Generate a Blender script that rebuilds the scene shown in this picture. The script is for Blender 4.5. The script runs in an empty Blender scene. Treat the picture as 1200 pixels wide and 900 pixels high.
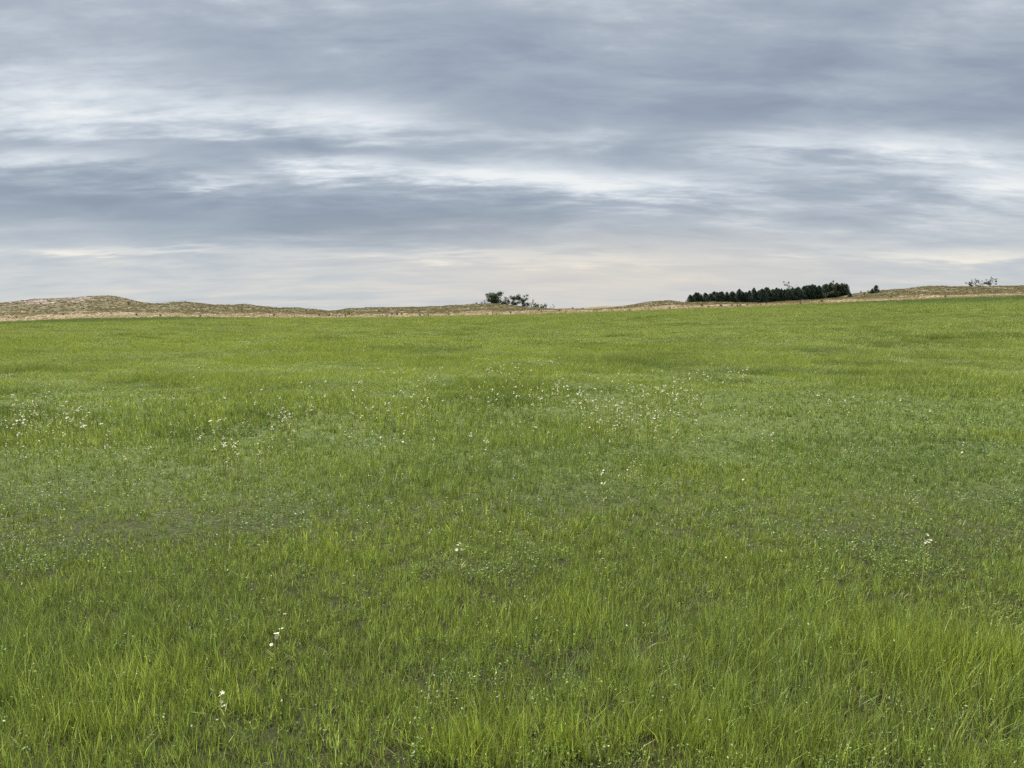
import bpy, math, random
import numpy as np
from mathutils import Vector, Matrix, Quaternion

SC = bpy.context.scene
COL = SC.collection
R = math.radians

# ------------------------------------------------------------------ camera
EYE, FPX, PITCH = 1.6, 901.0, R(5.26)
cam_d = bpy.data.cameras.new('camera')
cam = bpy.data.objects.new('camera', cam_d)
COL.objects.link(cam)
cam.location = (0, 0, EYE)
cam.rotation_euler = (R(90) - PITCH, 0, 0)
cam_d.sensor_width = 36
cam_d.lens = 36 * FPX / 1200
cam_d.clip_start = 0.05
cam_d.clip_end = 20000
SC.camera = cam

# ------------------------------------------------------------------ exposure / sun
EXPO = 2.7
SC.view_settings.view_transform = 'Standard'
SC.view_settings.look = 'None'
SC.view_settings.exposure = EXPO
SC.view_settings.gamma = 1
SC.view_settings.use_curve_mapping = False
SC.cycles.use_denoising = False
SC.cycles.max_bounces = 5
SC.cycles.diffuse_bounces = 3
SC.cycles.transmission_bounces = 4
SC.cycles.transparent_max_bounces = 4

SUN_EL, SUN_AZ = R(56), R(-38)          # azimuth clockwise from the view direction
sd = bpy.data.lights.new('sun', 'SUN')
sd.energy = 1.5
sd.angle = R(22)
sd.color = (1.0, 0.96, 0.89)
sun = bpy.data.objects.new('sun', sd)
COL.objects.link(sun)
sv = Vector((math.cos(SUN_EL) * math.sin(SUN_AZ), math.cos(SUN_EL) * math.cos(SUN_AZ), math.sin(SUN_EL)))
sun.rotation_euler = sv.to_track_quat('Z', 'Y').to_euler()
sun.location = (-60, 80, 120)


# ------------------------------------------------------------------ node helpers
class NT:
    def __init__(self, tree):
        self.t = tree
        self.n = tree.nodes
        self.l = tree.links

    def node(self, typ, **kw):
        n = self.n.new(typ)
        for k, v in kw.items():
            setattr(n, k, v)
        return n

    def put(self, sock, v):
        if v is None:
            return
        if hasattr(v, 'is_output'):
            self.l.new(v, sock)
        else:
            if isinstance(v, tuple) and len(v) == 3 and len(getattr(sock, 'default_value', ())) == 4:
                v = (*v, 1)
            sock.default_value = v

    def m(self, op, a, b=None, c=None, clamp=False):
        n = self.node('ShaderNodeMath', operation=op, use_clamp=clamp)
        for i, v in enumerate((a, b, c)):
            self.put(n.inputs[i], v)
        return n.outputs[0]

    def vm(self, op, a, b=None, out=0):
        n = self.node('ShaderNodeVectorMath', operation=op)
        self.put(n.inputs[0], a)
        self.put(n.inputs[1], b)
        return n.outputs[out]

    def noise(self, vec, scale, detail=4, rough=.5, dist=0.0, lac=2.0):
        n = self.node('ShaderNodeTexNoise')
        self.put(n.inputs['Vector'], vec)
        n.inputs['Scale'].default_value = scale
        n.inputs['Detail'].default_value = detail
        n.inputs['Roughness'].default_value = rough
        n.inputs['Lacunarity'].default_value = lac
        n.inputs['Distortion'].default_value = dist
        return n.outputs['Fac']

    def remap(self, v, a, b, c=0.0, d=1.0, smooth=True):
        n = self.node('ShaderNodeMapRange', interpolation_type='SMOOTHSTEP' if smooth else 'LINEAR')
        for i, x in enumerate((v, a, b, c, d)):
            self.put(n.inputs[i], x)
        return n.outputs[0]

    def mix(self, f, a, b, mode='MIX'):
        n = self.node('ShaderNodeMix', data_type='RGBA', blend_type=mode)
        self.put(n.inputs['Factor'], f)
        self.put(n.inputs[6], a)
        self.put(n.inputs[7], b)
        return n.outputs[2]

    def comb(self, x, y, z):
        n = self.node('ShaderNodeCombineXYZ')
        for i, v in enumerate((x, y, z)):
            self.put(n.inputs[i], v)
        return n.outputs[0]

    def sep(self, v):
        n = self.node('ShaderNodeSeparateXYZ')
        self.put(n.inputs[0], v)
        return n.outputs

    def ramp(self, f, stops):
        n = self.node('ShaderNodeValToRGB')
        e = n.color_ramp.elements
        while len(e) < len(stops):
            e.new(0.5)
        for k, (p, c) in zip(e, stops):
            k.position = p
            k.color = (*c, 1)
        self.put(n.inputs[0], f)
        return n.outputs[0]


def deproj(px, py):
    """photo pixel (1200x900) -> direction tangents u = x/y, w = z/y"""
    cx = (np.asarray(px, float) - 600) / FPX
    cy = (450 - np.asarray(py, float)) / FPX
    dy = math.cos(PITCH) + cy * math.sin(PITCH)
    dz = -math.sin(PITCH) + cy * math.cos(PITCH)
    return cx / dy, dz / dy


# ------------------------------------------------------------------ sky
def build_world():
    w = bpy.data.worlds.new('World')
    SC.world = w
    w.use_nodes = True
    t = NT(w.node_tree)
    t.n.clear()
    out = t.node('ShaderNodeOutputWorld')
    sky = t.node('ShaderNodeTexSky', sky_type='NISHITA')
    sky.sun_disc = False
    sky.sun_elevation = SUN_EL
    sky.sun_rotation = SUN_AZ % (2 * math.pi)
    bg1 = t.node('ShaderNodeBackground')
    bg1.inputs['Strength'].default_value = 0.05
    t.l.new(sky.outputs[0], bg1.inputs['Color'])
    d = t.node('ShaderNodeTexCoord').outputs['Generated']
    x, y, z = t.sep(d)
    zc = t.m('MAXIMUM', z, 0.0)
    den = t.m('ADD', zc, 0.055)
    px, py = t.m('DIVIDE', x, den), t.m('DIVIDE', y, den)
    P = t.comb(px, py, 0.0)                          # the cloud deck seen in perspective
    den2 = t.m('ADD', zc, 0.17)
    Q = t.comb(t.m('DIVIDE', x, den2), t.m('DIVIDE', y, den2), 0.0)   # puffier lower layer
    warp = t.noise(P, 0.9, 3, .5)
    warp2 = t.noise(t.vm('ADD', P, (31.7, 11.3, 0)), 0.9, 3, .5)
    PW = t.vm('ADD', P, t.comb(t.m('MULTIPLY', t.m('SUBTRACT', warp, .5), .7),
                               t.m('MULTIPLY', t.m('SUBTRACT', warp2, .5), .5), 0.0))
    ST = t.vm('MULTIPLY', PW, (.75, 1.0, 1.0))
    n1 = t.noise(ST, 0.55, 5, .55)
    n2 = t.noise(t.vm('ADD', t.vm('MULTIPLY', Q, (.85, 1.6, 1)), (7.3, 2.1, 0)), 2.3, 7, .56, .35)
    n3 = t.noise(t.vm('ADD', t.vm('MULTIPLY', Q, (.75, 2.0, 1)), (3.3, 9.1, 0)), 5.5, 7, .62, .25)
    # cloud masses in the directions they have over this field
    fy = t.m('MAXIMUM', y, 0.05)
    u, v = t.m('DIVIDE', x, fy), t.m('DIVIDE', z, fy)
    u = t.m('ADD', u, t.m('MULTIPLY', t.m('SUBTRACT', n2, .5), .22))
    v = t.m('ADD', v, t.m('MULTIPLY', t.m('SUBTRACT', n1, .5), .06))
    v = t.m('ADD', v, t.m('MULTIPLY', t.m('SUBTRACT', n3, .5), .035))
    blobs = BLOBS
    acc = None
    for (bx, by, rx, ry, a) in blobs:
        u0, v0 = deproj(bx, by)
        ex = t.m('MULTIPLY', t.m('SUBTRACT', u, float(u0)), FPX / rx)
        ey = t.m('MULTIPLY', t.m('SUBTRACT', v, float(v0)), FPX / ry)
        q = t.m('ADD', t.m('MULTIPLY', ex, ex), t.m('MULTIPLY', ey, ey))
        g = t.m('MULTIPLY', t.m('EXPONENT', t.m('MULTIPLY', q, -1.0)), a)
        acc = g if acc is None else t.m('ADD', acc, g)
    acc = t.m('MULTIPLY', acc, t.remap(y, 0.05, 0.3))
    el = t.remap(zc, 0.03, 0.16)                      # texture weakens in the thick air low down
    b = t.m('MULTIPLY', t.m('SUBTRACT', n1, .5), .55)
    b = t.m('ADD', b, t.m('MULTIPLY', t.m('SUBTRACT', n2, .5), .95))
    thin = t.remap(t.m('ADD', b, acc), -.15, .35, .35, 1.15)      # thin cloud is torn finer than thick
    b = t.m('ADD', b, t.m('MULTIPLY', t.m('MULTIPLY', t.m('SUBTRACT', n3, .5), .85), thin))
    b = t.m('MULTIPLY', b, t.m('ADD', t.m('MULTIPLY', el, .35), .65))
    b = t.m('ADD', b, acc)
    b = t.m('ADD', b, .51)
    s = 2.0 ** -EXPO
    c = lambda r, g, bb: tuple(((k / 255) / 12.92 if k < 10 else ((k / 255 + .055) / 1.055) ** 2.4) * s for k in (r, g, bb))
    hi = t.ramp(b, [(0.0, c(132, 144, 160)), (.25, c(148, 159, 174)), (.46, c(168, 177, 189)),
                    (.66, c(196, 204, 212)), (.84, c(216, 222, 227)), (1.0, c(236, 238, 238))])
    lo = t.ramp(b, [(0.0, c(158, 170, 184)), (.3, c(178, 188, 198)), (.5, c(198, 203, 207)),
                    (.7, c(216, 214, 209)), (1.0, c(238, 230, 216))])
    colr = t.mix(t.remap(zc, 0.01, 0.15), lo, hi)
    # warm pale glow low over the windbreak
    wu = t.m('MULTIPLY', t.m('SUBTRACT', u, 0.12), 1 / .32)
    wv = t.m('MULTIPLY', t.m('SUBTRACT', v, 0.05), 1 / .05)
    wg = t.m('EXPONENT', t.m('MULTIPLY', t.m('ADD', t.m('MULTIPLY', wu, wu), t.m('MULTIPLY', wv, wv)), -1.0))
    wg = t.m('MULTIPLY', t.m('MULTIPLY', wg, t.remap(y, .05, .3)), .55)
    colr = t.mix(wg, colr, c(221, 211, 199))
    bg2 = t.node('ShaderNodeBackground')
    t.l.new(colr, bg2.inputs['Color'])
    mx = t.node('ShaderNodeMixShader')
    mx.inputs[0].default_value = 0.975
    t.l.new(bg1.outputs[0], mx.inputs[1])
    t.l.new(bg2.outputs[0], mx.inputs[2])
    t.l.new(mx.outputs[0], out.inputs[0])
    w.cycles.sampling_method = 'MANUAL'
    w.cycles.sample_map_resolution = 512


BLOBS = [  # photo px centre, radii, brightness: thin places (+) and thick masses (-) of the deck
    (100, 95, 150, 32, .16), (50, 140, 130, 26, .28), (270, 132, 120, 22, .20), (400, 140, 120, 20, .30),
    (230, 172, 200, 12, -.16), (240, 213, 55, 9, .42), (390, 196, 75, 13, .40), (560, 203, 100, 15, .40),
    (700, 214, 90, 13, .34), (50, 228, 190, 26, -.46), (360, 250, 230, 28, -.42), (60, 185, 110, 10, .30),
    (560, 160, 120, 16, .05), (720, 85, 300, 55, -.26), (1020, 40, 220, 50, -.16), (330, 62, 140, 26, -.14),
    (1160, 110, 120, 30, -.14), (480, 38, 60, 18, .10), (160, 20, 180, 20, -.06), (1110, 45, 80, 16, .10),
    (940, 170, 160, 13, .22), (1120, 175, 110, 14, .30), (1160, 212, 110, 18, .36), (1010, 112, 60, 10, .14),
    (840, 215, 120, 16, .18), (560, 245, 160, 14, -.12), (780, 255, 200, 14, -.05), (620, 275, 220, 14, -.14),
    (80, 290, 60, 6, .38), (195, 293, 60, 5, .32), (510, 299, 90, 6, .32), (690, 306, 100, 7, .38),
    (1150, 298, 90, 7, .36), (950, 290, 120, 7, .10), (300, 275, 200, 10, -.16), (900, 130, 200, 22, -.10),
]
build_world()


# ------------------------------------------------------------------ numpy noise
def _hash(ix, iy, seed):
    h = (ix.astype(np.int64) * 374761393 + iy.astype(np.int64) * 668265263 + seed * 974634719) & 0x7fffffff
    h = ((h ^ (h >> 13)) * 1274126177) & 0x7fffffff
    h = (h ^ (h >> 16)) & 0xffff
    return h / 65535.0


def vnoise(x, y, scale, seed=0):
    x = np.asarray(x, float) / scale + 1000
    y = np.asarray(y, float) / scale + 1000
    ix, iy = np.floor(x), np.floor(y)
    fx, fy = x - ix, y - iy
    fx, fy = fx * fx * (3 - 2 * fx), fy * fy * (3 - 2 * fy)
    a, b = _hash(ix, iy, seed), _hash(ix + 1, iy, seed)
    c, d = _hash(ix, iy + 1, seed), _hash(ix + 1, iy + 1, seed)
    return (a * (1 - fx) + b * fx) * (1 - fy) + (c * (1 - fx) + d * fx) * fy


def fbm(x, y, scale, seed=0, oct=3):
    s, a, t = 0, 1.0, 0
    ca, sa = math.cos(.6), math.sin(.6)
    for i in range(oct):
        s = s + a * vnoise(x, y, scale, seed + i * 17)
        t += a
        a *= .5
        scale *= .5
        x, y = x * ca - y * sa, x * sa + y * ca
    return s / t


def sstep(v, a, b):
    t = np.clip((v - a) / (b - a), 0, 1)
    return t * t * (3 - 2 * t)


# ------------------------------------------------------------------ terrain
Y_EDGE, Y_BAND, Y_CREST, Y_BACK = 195.0, 248.0, 300.0, 620.0


def profile(pts, Y):
    p = np.array(pts, float)
    u, w = deproj(p[:, 0], p[:, 1])
    return u * Y, EYE + w * Y


EDGE = profile([(-250, 381), (0, 378.5), (50, 376.5), (100, 374.5), (200, 373), (300, 373.5), (400, 373.5), (500, 372),
                (600, 370), (700, 367), (800, 363), (900, 359.5), (950, 357), (1000, 355), (1050, 353), (1100, 350.5),
                (1200, 347), (1500, 340)], Y_EDGE)
BAND = profile([(-250, 368), (0, 369), (100, 367), (200, 366.5), (300, 367), (400, 368), (500, 366.5), (600, 364.5),
                (700, 362), (800, 358.5), (900, 356), (960, 352.5), (1000, 349.5), (1050, 347), (1100, 344.5),
                (1200, 343), (1500, 338)], Y_BAND)
CREST = profile([(-300, 352), (-150, 350), (-60, 357), (0, 356), (25, 354), (45, 350), (75, 349.5), (100, 347.5),
                 (125, 347.5), (140, 350.5), (160, 355), (180, 357), (200, 355), (215, 354), (225, 354), (245, 358),
                 (275, 358.5), (290, 358), (310, 361), (330, 362.5), (345, 361), (365, 363), (382, 366), (400, 366),
                 (415, 363), (425, 361.5), (450, 361), (500, 360), (540, 358), (560, 357), (585, 357), (600, 359),
                 (615, 361), (640, 363.6), (652, 364.3), (690, 363), (720, 361.5), (745, 358), (760, 354.5),
                 (780, 353.5), (796, 356), (810, 355.2), (835, 355), (850, 357), (885, 356.7), (905, 355.5), (940, 353),
                 (960, 351), (980, 348.5), (1000, 345.5), (1010, 344), (1020, 342.5), (1030, 341), (1050, 341),
                 (1065, 339), (1085, 337), (1100, 336), (1130, 336.5), (1160, 336), (1200, 334.5), (1300, 336),
                 (1450, 342)], Y_CREST)
BACK = profile([(560, 370), (640, 367), (655, 365), (670, 362), (690, 360.5), (700, 359.3), (720, 359), (740, 357.5),
                (790, 358), (850, 362), (930, 368)], Y_BACK)


def edge_y(X):
    return Y_EDGE + 5 * (vnoise(X, X * 0 + 3, 34, 5) - .5) + 2.2 * (vnoise(X, X * 0 + 9, 8, 6) - .5)


CLUMPS = []      # (X, Y, rx, ry, extra height, tint shift): noticeably taller patches of grass


def ground_z(X, Y):
    X = np.asarray(X, float)
    Y = np.asarray(Y, float)
    ze = np.interp(X * (Y_EDGE / np.clip(Y, 70, Y_EDGE)), *EDGE)
    zb = np.interp(X, *BAND)
    zc = np.interp(X, *CREST)
    zk = np.interp(X, *BACK)
    ye = edge_y(X)
    yc = Y_CREST
    f = np.clip(Y / Y_EDGE, 0, None)
    near = ze * np.minimum(f, 1.0) ** 1.5
    a = sstep(Y, ye - 1, Y_BAND + 6) * .35 + .65 * np.clip((Y - ye) / (Y_BAND - ye), 0, 1)
    z = near + (zb - ze) * a * (Y > ye - 1)
    t = np.clip((Y - Y_BAND) / (yc - Y_BAND), 0, 1)
    t = .5 * t + .5 * t * t * (3 - 2 * t)
    z = np.where(Y > Y_BAND, zb + (zc - zb) * t, z)
    back = np.clip((Y - yc) / 90, 0, 1)
    back = back * back * (3 - 2 * back)
    low = -1.2 + 0 * X
    z = np.where(Y > yc, zc + (low - zc) * back, z)
    kb = np.exp(-((Y - Y_BACK) / 90) ** 2)
    z = np.where(Y > yc + 60, z + (zk - low) * kb * (zk > low), z)
    # relief: hummocks in the meadow, lumpy blown sand on the hills
    hum = .09 * (fbm(X, Y, 2.6, 11, 3) - .5) + .10 * (fbm(X, Y, 9, 12, 2) - .5)
    dn = sstep(Y, Y_EDGE, Y_BAND + 15)
    lump = 1.5 * (fbm(X, Y, 17, 21, 4) - .5) + .55 * (vnoise(X, Y, 3.2, 23) - .5)
    return z + hum * (1 - dn) + lump * dn


# ------------------------------------------------------------------ materials
MATS = {}


def principled(name, rough=.85, spec=.2):
    m = bpy.data.materials.new(name)
    m.use_nodes = True
    t = NT(m.node_tree)
    b = t.n['Principled BSDF']
    b.inputs['Roughness'].default_value = rough
    b.inputs['Specular IOR Level'].default_value = spec
    MATS[name] = m
    return m, t, b


def leafy(name, color_fn, trans=.35, rough=.45, spec=.25):
    """thin foliage: diffuse plus light let through plus a soft sheen"""
    m = bpy.data.materials.new(name)
    m.use_nodes = True
    t = NT(m.node_tree)
    t.n.clear()
    out = t.node('ShaderNodeOutputMaterial')
    colr = color_fn(t)
    p = t.node('ShaderNodeBsdfPrincipled')
    p.inputs['Roughness'].default_value = rough
    p.inputs['Specular IOR Level'].default_value = spec
    t.put(p.inputs['Base Color'], colr)
    tr = t.node('ShaderNodeBsdfTranslucent')
    t.put(tr.inputs['Color'], t.mix(1.0, colr, (1.05, 1.0, .55, 1), 'MULTIPLY'))
    mx = t.node('ShaderNodeMixShader')
    mx.inputs[0].default_value = trans
    t.l.new(p.outputs[0], mx.inputs[1])
    t.l.new(tr.outputs[0], mx.inputs[2])
    t.l.new(mx.outputs[0], out.inputs[0])
    MATS[name] = m
    return m


def attr(t, name, typ='GEOMETRY'):
    n = t.node('ShaderNodeAttribute', attribute_name=name, attribute_type=typ)
    return n


def grass_color(t):
    tint = attr(t, 'tint', 'INSTANCER').outputs['Color']
    a = attr(t, 'bl')
    colr = t.mix(1.0, tint, a.outputs['Color'], 'MULTIPLY')
    dry = attr(t, 'dry')
    return t.mix(dry.outputs['Fac'], colr, t.mix(1.0, (.34, .27, .14, 1), a.outputs['Color'], 'MULTIPLY'))


leafy('grass_blade', grass_color, trans=.34, rough=.6, spec=.15)
leafy('sward_blade', lambda t: attr(t, 'bl').outputs['Color'], trans=.34, rough=.45, spec=.35)


def petal(t):
    return (.82, .80, .72, 1)


def mat_simple(name, c1, c2, scale, rough=.8, spec=.2, coords='Object'):
    m, t, b = principled(name, rough, spec)
    tc = t.node('ShaderNodeTexCoord').outputs[coords]
    f = t.remap(t.noise(tc, scale, 4, .6), .3, .7)
    t.put(b.inputs['Base Color'], t.mix(f, (*c1, 1), (*c2, 1)))
    return m


def varied(c1, c2, scale=.9):
    def f(t):
        g = t.node('ShaderNodeNewGeometry').outputs['Position']
        n = t.remap(t.noise(g, scale, 3, .6), .35, .65)
        oi = t.node('ShaderNodeObjectInfo').outputs['Random']
        n = t.m('ADD', t.m('MULTIPLY', n, .6), t.m('MULTIPLY', oi, .4))
        return t.mix(n, (*c1, 1), (*c2, 1))
    return f


leafy('petal_white', varied((.62, .60, .44), (.84, .82, .76), 40), trans=.25, rough=.6, spec=.1)
leafy('petal_cream', varied((.62, .60, .32), (.80, .78, .60), 9), trans=.25, rough=.6, spec=.1)
leafy('flower_stem', varied((.32, .36, .09), (.46, .46, .15), 6), trans=.2)
leafy('cedar_needles', varied((.022, .036, .024), (.038, .058, .036), .5), trans=.08, rough=.7, spec=.08)
leafy('cottonwood_leaves', varied((.045, .07, .035), (.085, .11, .055), .6), trans=.2, rough=.6)
leafy('shrub_leaves', varied((.055, .075, .035), (.10, .115, .06), .6), trans=.2, rough=.6)
leafy('pale_leaves', varied((.06, .085, .03), (.11, .13, .05), .6), trans=.2, rough=.6)
leafy('yucca_leaves', varied((.04, .055, .03), (.08, .09, .05), .3), trans=.1, rough=.6)
mat_simple('bark', (.07, .055, .045), (.15, .12, .10), 9)
mat_simple('weathered_wood', (.08, .07, .06), (.17, .15, .13), 12)


def ground_material():
    m, t, b = principled('meadow_soil', .95, .1)
    g = t.node('ShaderNodeNewGeometry').outputs['Position']
    n = t.noise(g, 1.3, 6, .6)
    n2 = t.noise(g, 26, 5, .65)
    soil = t.mix(t.remap(n2, .35, .65), (.012, .010, .007), (.042, .032, .021))
    moss = t.mix(t.remap(n2, .35, .65), (.014, .017, .007), (.040, .045, .017))
    c = t.mix(t.remap(n, .38, .62), soil, moss)
    far = t.mix(t.remap(t.noise(g, .12, 4, .6), .35, .65), (.105, .135, .035), (.135, .165, .045))
    far = t.mix(t.remap(t.noise(g, 2.2, 3, .6), .3, .7), far, (.085, .115, .03))
    yy = t.sep(g)[1]
    c = t.mix(t.remap(yy, 3.5, 9, 0, .9), c, t.mix(t.remap(n2, .3, .7), (.050, .066, .020), (.12, .155, .042)))
    c = t.mix(t.remap(yy, 30, 80), c, far)      # sward closes over farther out
    t.put(b.inputs['Base Color'], c)
    bp = t.node('ShaderNodeBump')
    bp.inputs['Strength'].default_value = .6
    bp.inputs['Distance'].default_value = .03
    t.put(bp.inputs['Height'], n2)
    t.l.new(bp.outputs[0], b.inputs['Normal'])

    m, t, b = principled('sand_hill_surface', .95, .1)
    g = t.node('ShaderNodeNewGeometry').outputs['Position']
    x, y, z = t.sep(g)
    n = t.noise(g, .09, 5, .6)
    n2 = t.noise(g, .8, 5, .65)
    straw = t.mix(t.remap(n2, .3, .7), (.21, .17, .115), (.33, .27, .19))
    olive = t.mix(t.remap(n2, .32, .68), (.10, .092, .055), (.19, .165, .105))
    wob = t.m('ADD', t.m('MULTIPLY', t.m('SUBTRACT', n, .5), 110), t.remap(x, 90, 160, 0, 12))
    k = t.remap(t.m('ADD', y, wob), 232, 262)
    c = t.mix(k, straw, olive)
    sand = t.mix(t.remap(t.noise(g, .45, 4, .65), .42, .60), (.10, .085, .075), (.33, .265, .215))
    ex = t.m('MULTIPLY', t.m('ADD', x, 172), 1 / 15)
    ey = t.m('MULTIPLY', t.m('SUBTRACT', y, 289), 1 / 11)
    q = t.m('ADD', t.m('MULTIPLY', ex, ex), t.m('MULTIPLY', ey, ey))
    q = t.m('ADD', q, t.m('MULTIPLY', t.m('SUBTRACT', t.noise(g, .25, 4, .6), .5), 2.4))
    c = t.mix(t.remap(q, .65, 1.25, 1, 0), c, sand)
    t.put(b.inputs['Base Color'], c)

    m, t, b = principled('far_plain', .95, .1)
    g = t.node('ShaderNodeNewGeometry').outputs['Position']
    t.put(b.inputs['Base Color'], t.mix(t.remap(t.noise(g, .02, 5, .6), .3, .7), (.13, .12, .06), (.22, .18, .10)))


ground_material()


# ------------------------------------------------------------------ mesh helpers
class MB:
    def __init__(self):
        self.v, self.f, self.mi = [], [], []
        self.bl, self.dry = [], []
        self.mat = 0
        self.c = (1, 1, 1)
        self.d = 0.0

    def add(self, vs, fs):
        o = len(self.v)
        self.v += [tuple(p) for p in vs]
        self.f += [tuple(i + o for i in f) for f in fs]
        self.mi += [self.mat] * len(fs)
        self.bl += [self.c] * len(vs)
        self.dry += [self.d] * len(vs)

    def blade(self, base, h, w, az, lean, bend, face=None, seg=3):
        dx, dy = math.cos(az), math.sin(az)
        face = az + math.pi / 2 if face is None else face
        wx, wy = math.cos(face), math.sin(face)
        vs, fs = [], []
        for i in range(seg + 1):
            t = i / seg
            k = h * (lean * t + bend * t * t)
            zz = h * (t - .35 * bend * t * t - .15 * lean * t)
            cx, cy = base[0] + dx * k, base[1] + dy * k
            ww = w * .5 * (1 - t ** 1.7 * .9) * (.75 + .5 * min(t * 3, 1) - .25 * t)
            if i == seg:
                vs.append((cx, cy, base[2] + zz))
            else:
                vs += [(cx - wx * ww, cy - wy * ww, base[2] + zz), (cx + wx * ww, cy + wy * ww, base[2] + zz)]
        for i in range(seg - 1):
            a = 2 * i
            fs.append((a, a + 1, a + 3, a + 2))
        a = 2 * (seg - 1)
        fs.append((a, a + 1, a + 2))
        self.add(vs, fs)

    def leaf(self, p, size, asp, nrm, spin):
        n = Vector(nrm).normalized()
        t = n.orthogonal().normalized()
        t.rotate(Quaternion(n, spin))
        s = n.cross(t)
        p = Vector(p)
        a, b = t * size * .5, s * size * asp * .5
        self.add([p - a, p + b, p + a, p - b], [(0, 1, 2, 3)])

    def tube(self, pts, rads, n=6, cap=True):
        vs, fs = [], []
        pts = [Vector(p) for p in pts]
        for i, p in enumerate(pts):
            d = (pts[min(i + 1, len(pts) - 1)] - pts[max(i - 1, 0)]).normalized()
            a = d.orthogonal().normalized()
            b = d.cross(a)
            for k in range(n):
                q = 2 * math.pi * k / n
                vs.append(p + (a * math.cos(q) + b * math.sin(q)) * rads[i])
        for i in range(len(pts) - 1):
            for k in range(n):
                fs.append((i * n + k, i * n + (k + 1) % n, (i + 1) * n + (k + 1) % n, (i + 1) * n + k))
        if cap:
            fs.append(tuple(range((len(pts) - 1) * n, len(pts) * n)))
        self.add(vs, fs)

    def mesh(self, name, mats, attrs=False, smooth=False):
        me = bpy.data.meshes.new(name)
        me.from_pydata(self.v, [], self.f)
        for mm in mats:
            me.materials.append(MATS[mm])
        if len(mats) > 1:
            me.polygons.foreach_set('material_index', self.mi)
        if attrs:
            at = me.attributes.new('bl', 'FLOAT_COLOR', 'POINT')
            at.data.foreach_set('color', np.array([(*c, 1) for c in self.bl], np.float32).ravel())
            at = me.attributes.new('dry', 'FLOAT', 'POINT')
            at.data.foreach_set('value', np.array(self.dry, np.float32))
        if smooth:
            me.polygons.foreach_set('use_smooth', [True] * len(me.polygons))
        me.update()
        return me


def link(name, me, parent=None, loc=None, rotz=0, scale=None):
    o = bpy.data.objects.new(name, me)
    COL.objects.link(o)
    if parent:
        o.parent = parent
    if loc is not None:
        o.location = loc
    if rotz:
        o.rotation_euler = (0, 0, rotz)
    if scale is not None:
        o.scale = (scale,) * 3 if not hasattr(scale, '__len__') else scale
    return o


def tag(o, label=None, cat=None, group=None, kind=None):
    for k, v in (('label', label), ('category', cat), ('group', group), ('kind', kind)):
        if v:
            o[k] = v
    return o


def grid_mesh(name, XX, YY, ZZ, mat):
    ny, nx = XX.shape
    me = bpy.data.meshes.new(name)
    co = np.stack([XX, YY, ZZ], -1).reshape(-1, 3).astype(np.float32)
    i = np.arange(nx * ny).reshape(ny, nx)
    q = np.stack([i[:-1, :-1], i[:-1, 1:], i[1:, 1:], i[1:, :-1]], -1).reshape(-1, 4)
    me.vertices.add(len(co))
    me.vertices.foreach_set('co', co.ravel())
    me.loops.add(q.size)
    me.loops.foreach_set('vertex_index', q.ravel().astype(np.int32))
    me.polygons.add(len(q))
    me.polygons.foreach_set('loop_start', np.arange(0, q.size, 4, dtype=np.int32))
    me.polygons.foreach_set('use_smooth', np.ones(len(q), bool))
    me.materials.append(MATS[mat])
    me.update(calc_edges=True)
    me.validate()
    return link(name, me)


# ------------------------------------------------------------------ ground sheets
k = np.linspace(-1, 1, 191)
xs = 300 * np.sinh(k * 5.0) / math.sinh(5.0)
k = np.linspace(0, 1, 250)
tt = np.sinh(k * 4.6) / math.sinh(4.6)
XX = np.repeat(xs[None, :], len(tt) + 8, 0)
YE = edge_y(xs)
YY = np.concatenate([np.linspace(-80, -2, 8)[:, None] + 0 * YE[None, :], 0.0 + tt[:, None] * (YE[None, :] + 1.5)], 0)
tag(grid_mesh('meadow', XX, YY, ground_z(XX, YY), 'meadow_soil'), kind='structure')

xs = np.concatenate([np.linspace(-700, -332, 24), np.arange(-330, 330, 1.7), np.linspace(331, 700, 24)])
ty = np.concatenate([np.arange(0, 165, 1.4), np.linspace(168, 720, 60)])
XX = np.repeat(xs[None, :], len(ty), 0)
YY = edge_y(xs)[None, :] + ty[:, None]
tag(grid_mesh('sand_hills', XX, YY, ground_z(XX, YY) - .004, 'sand_hill_surface'), kind='structure')

kx = np.linspace(-6000, 6000, 61)
XX, YY = np.meshgrid(kx, kx)
tag(grid_mesh('plain', XX, YY, XX * 0 - 2.6, 'far_plain'), kind='structure')


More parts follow.
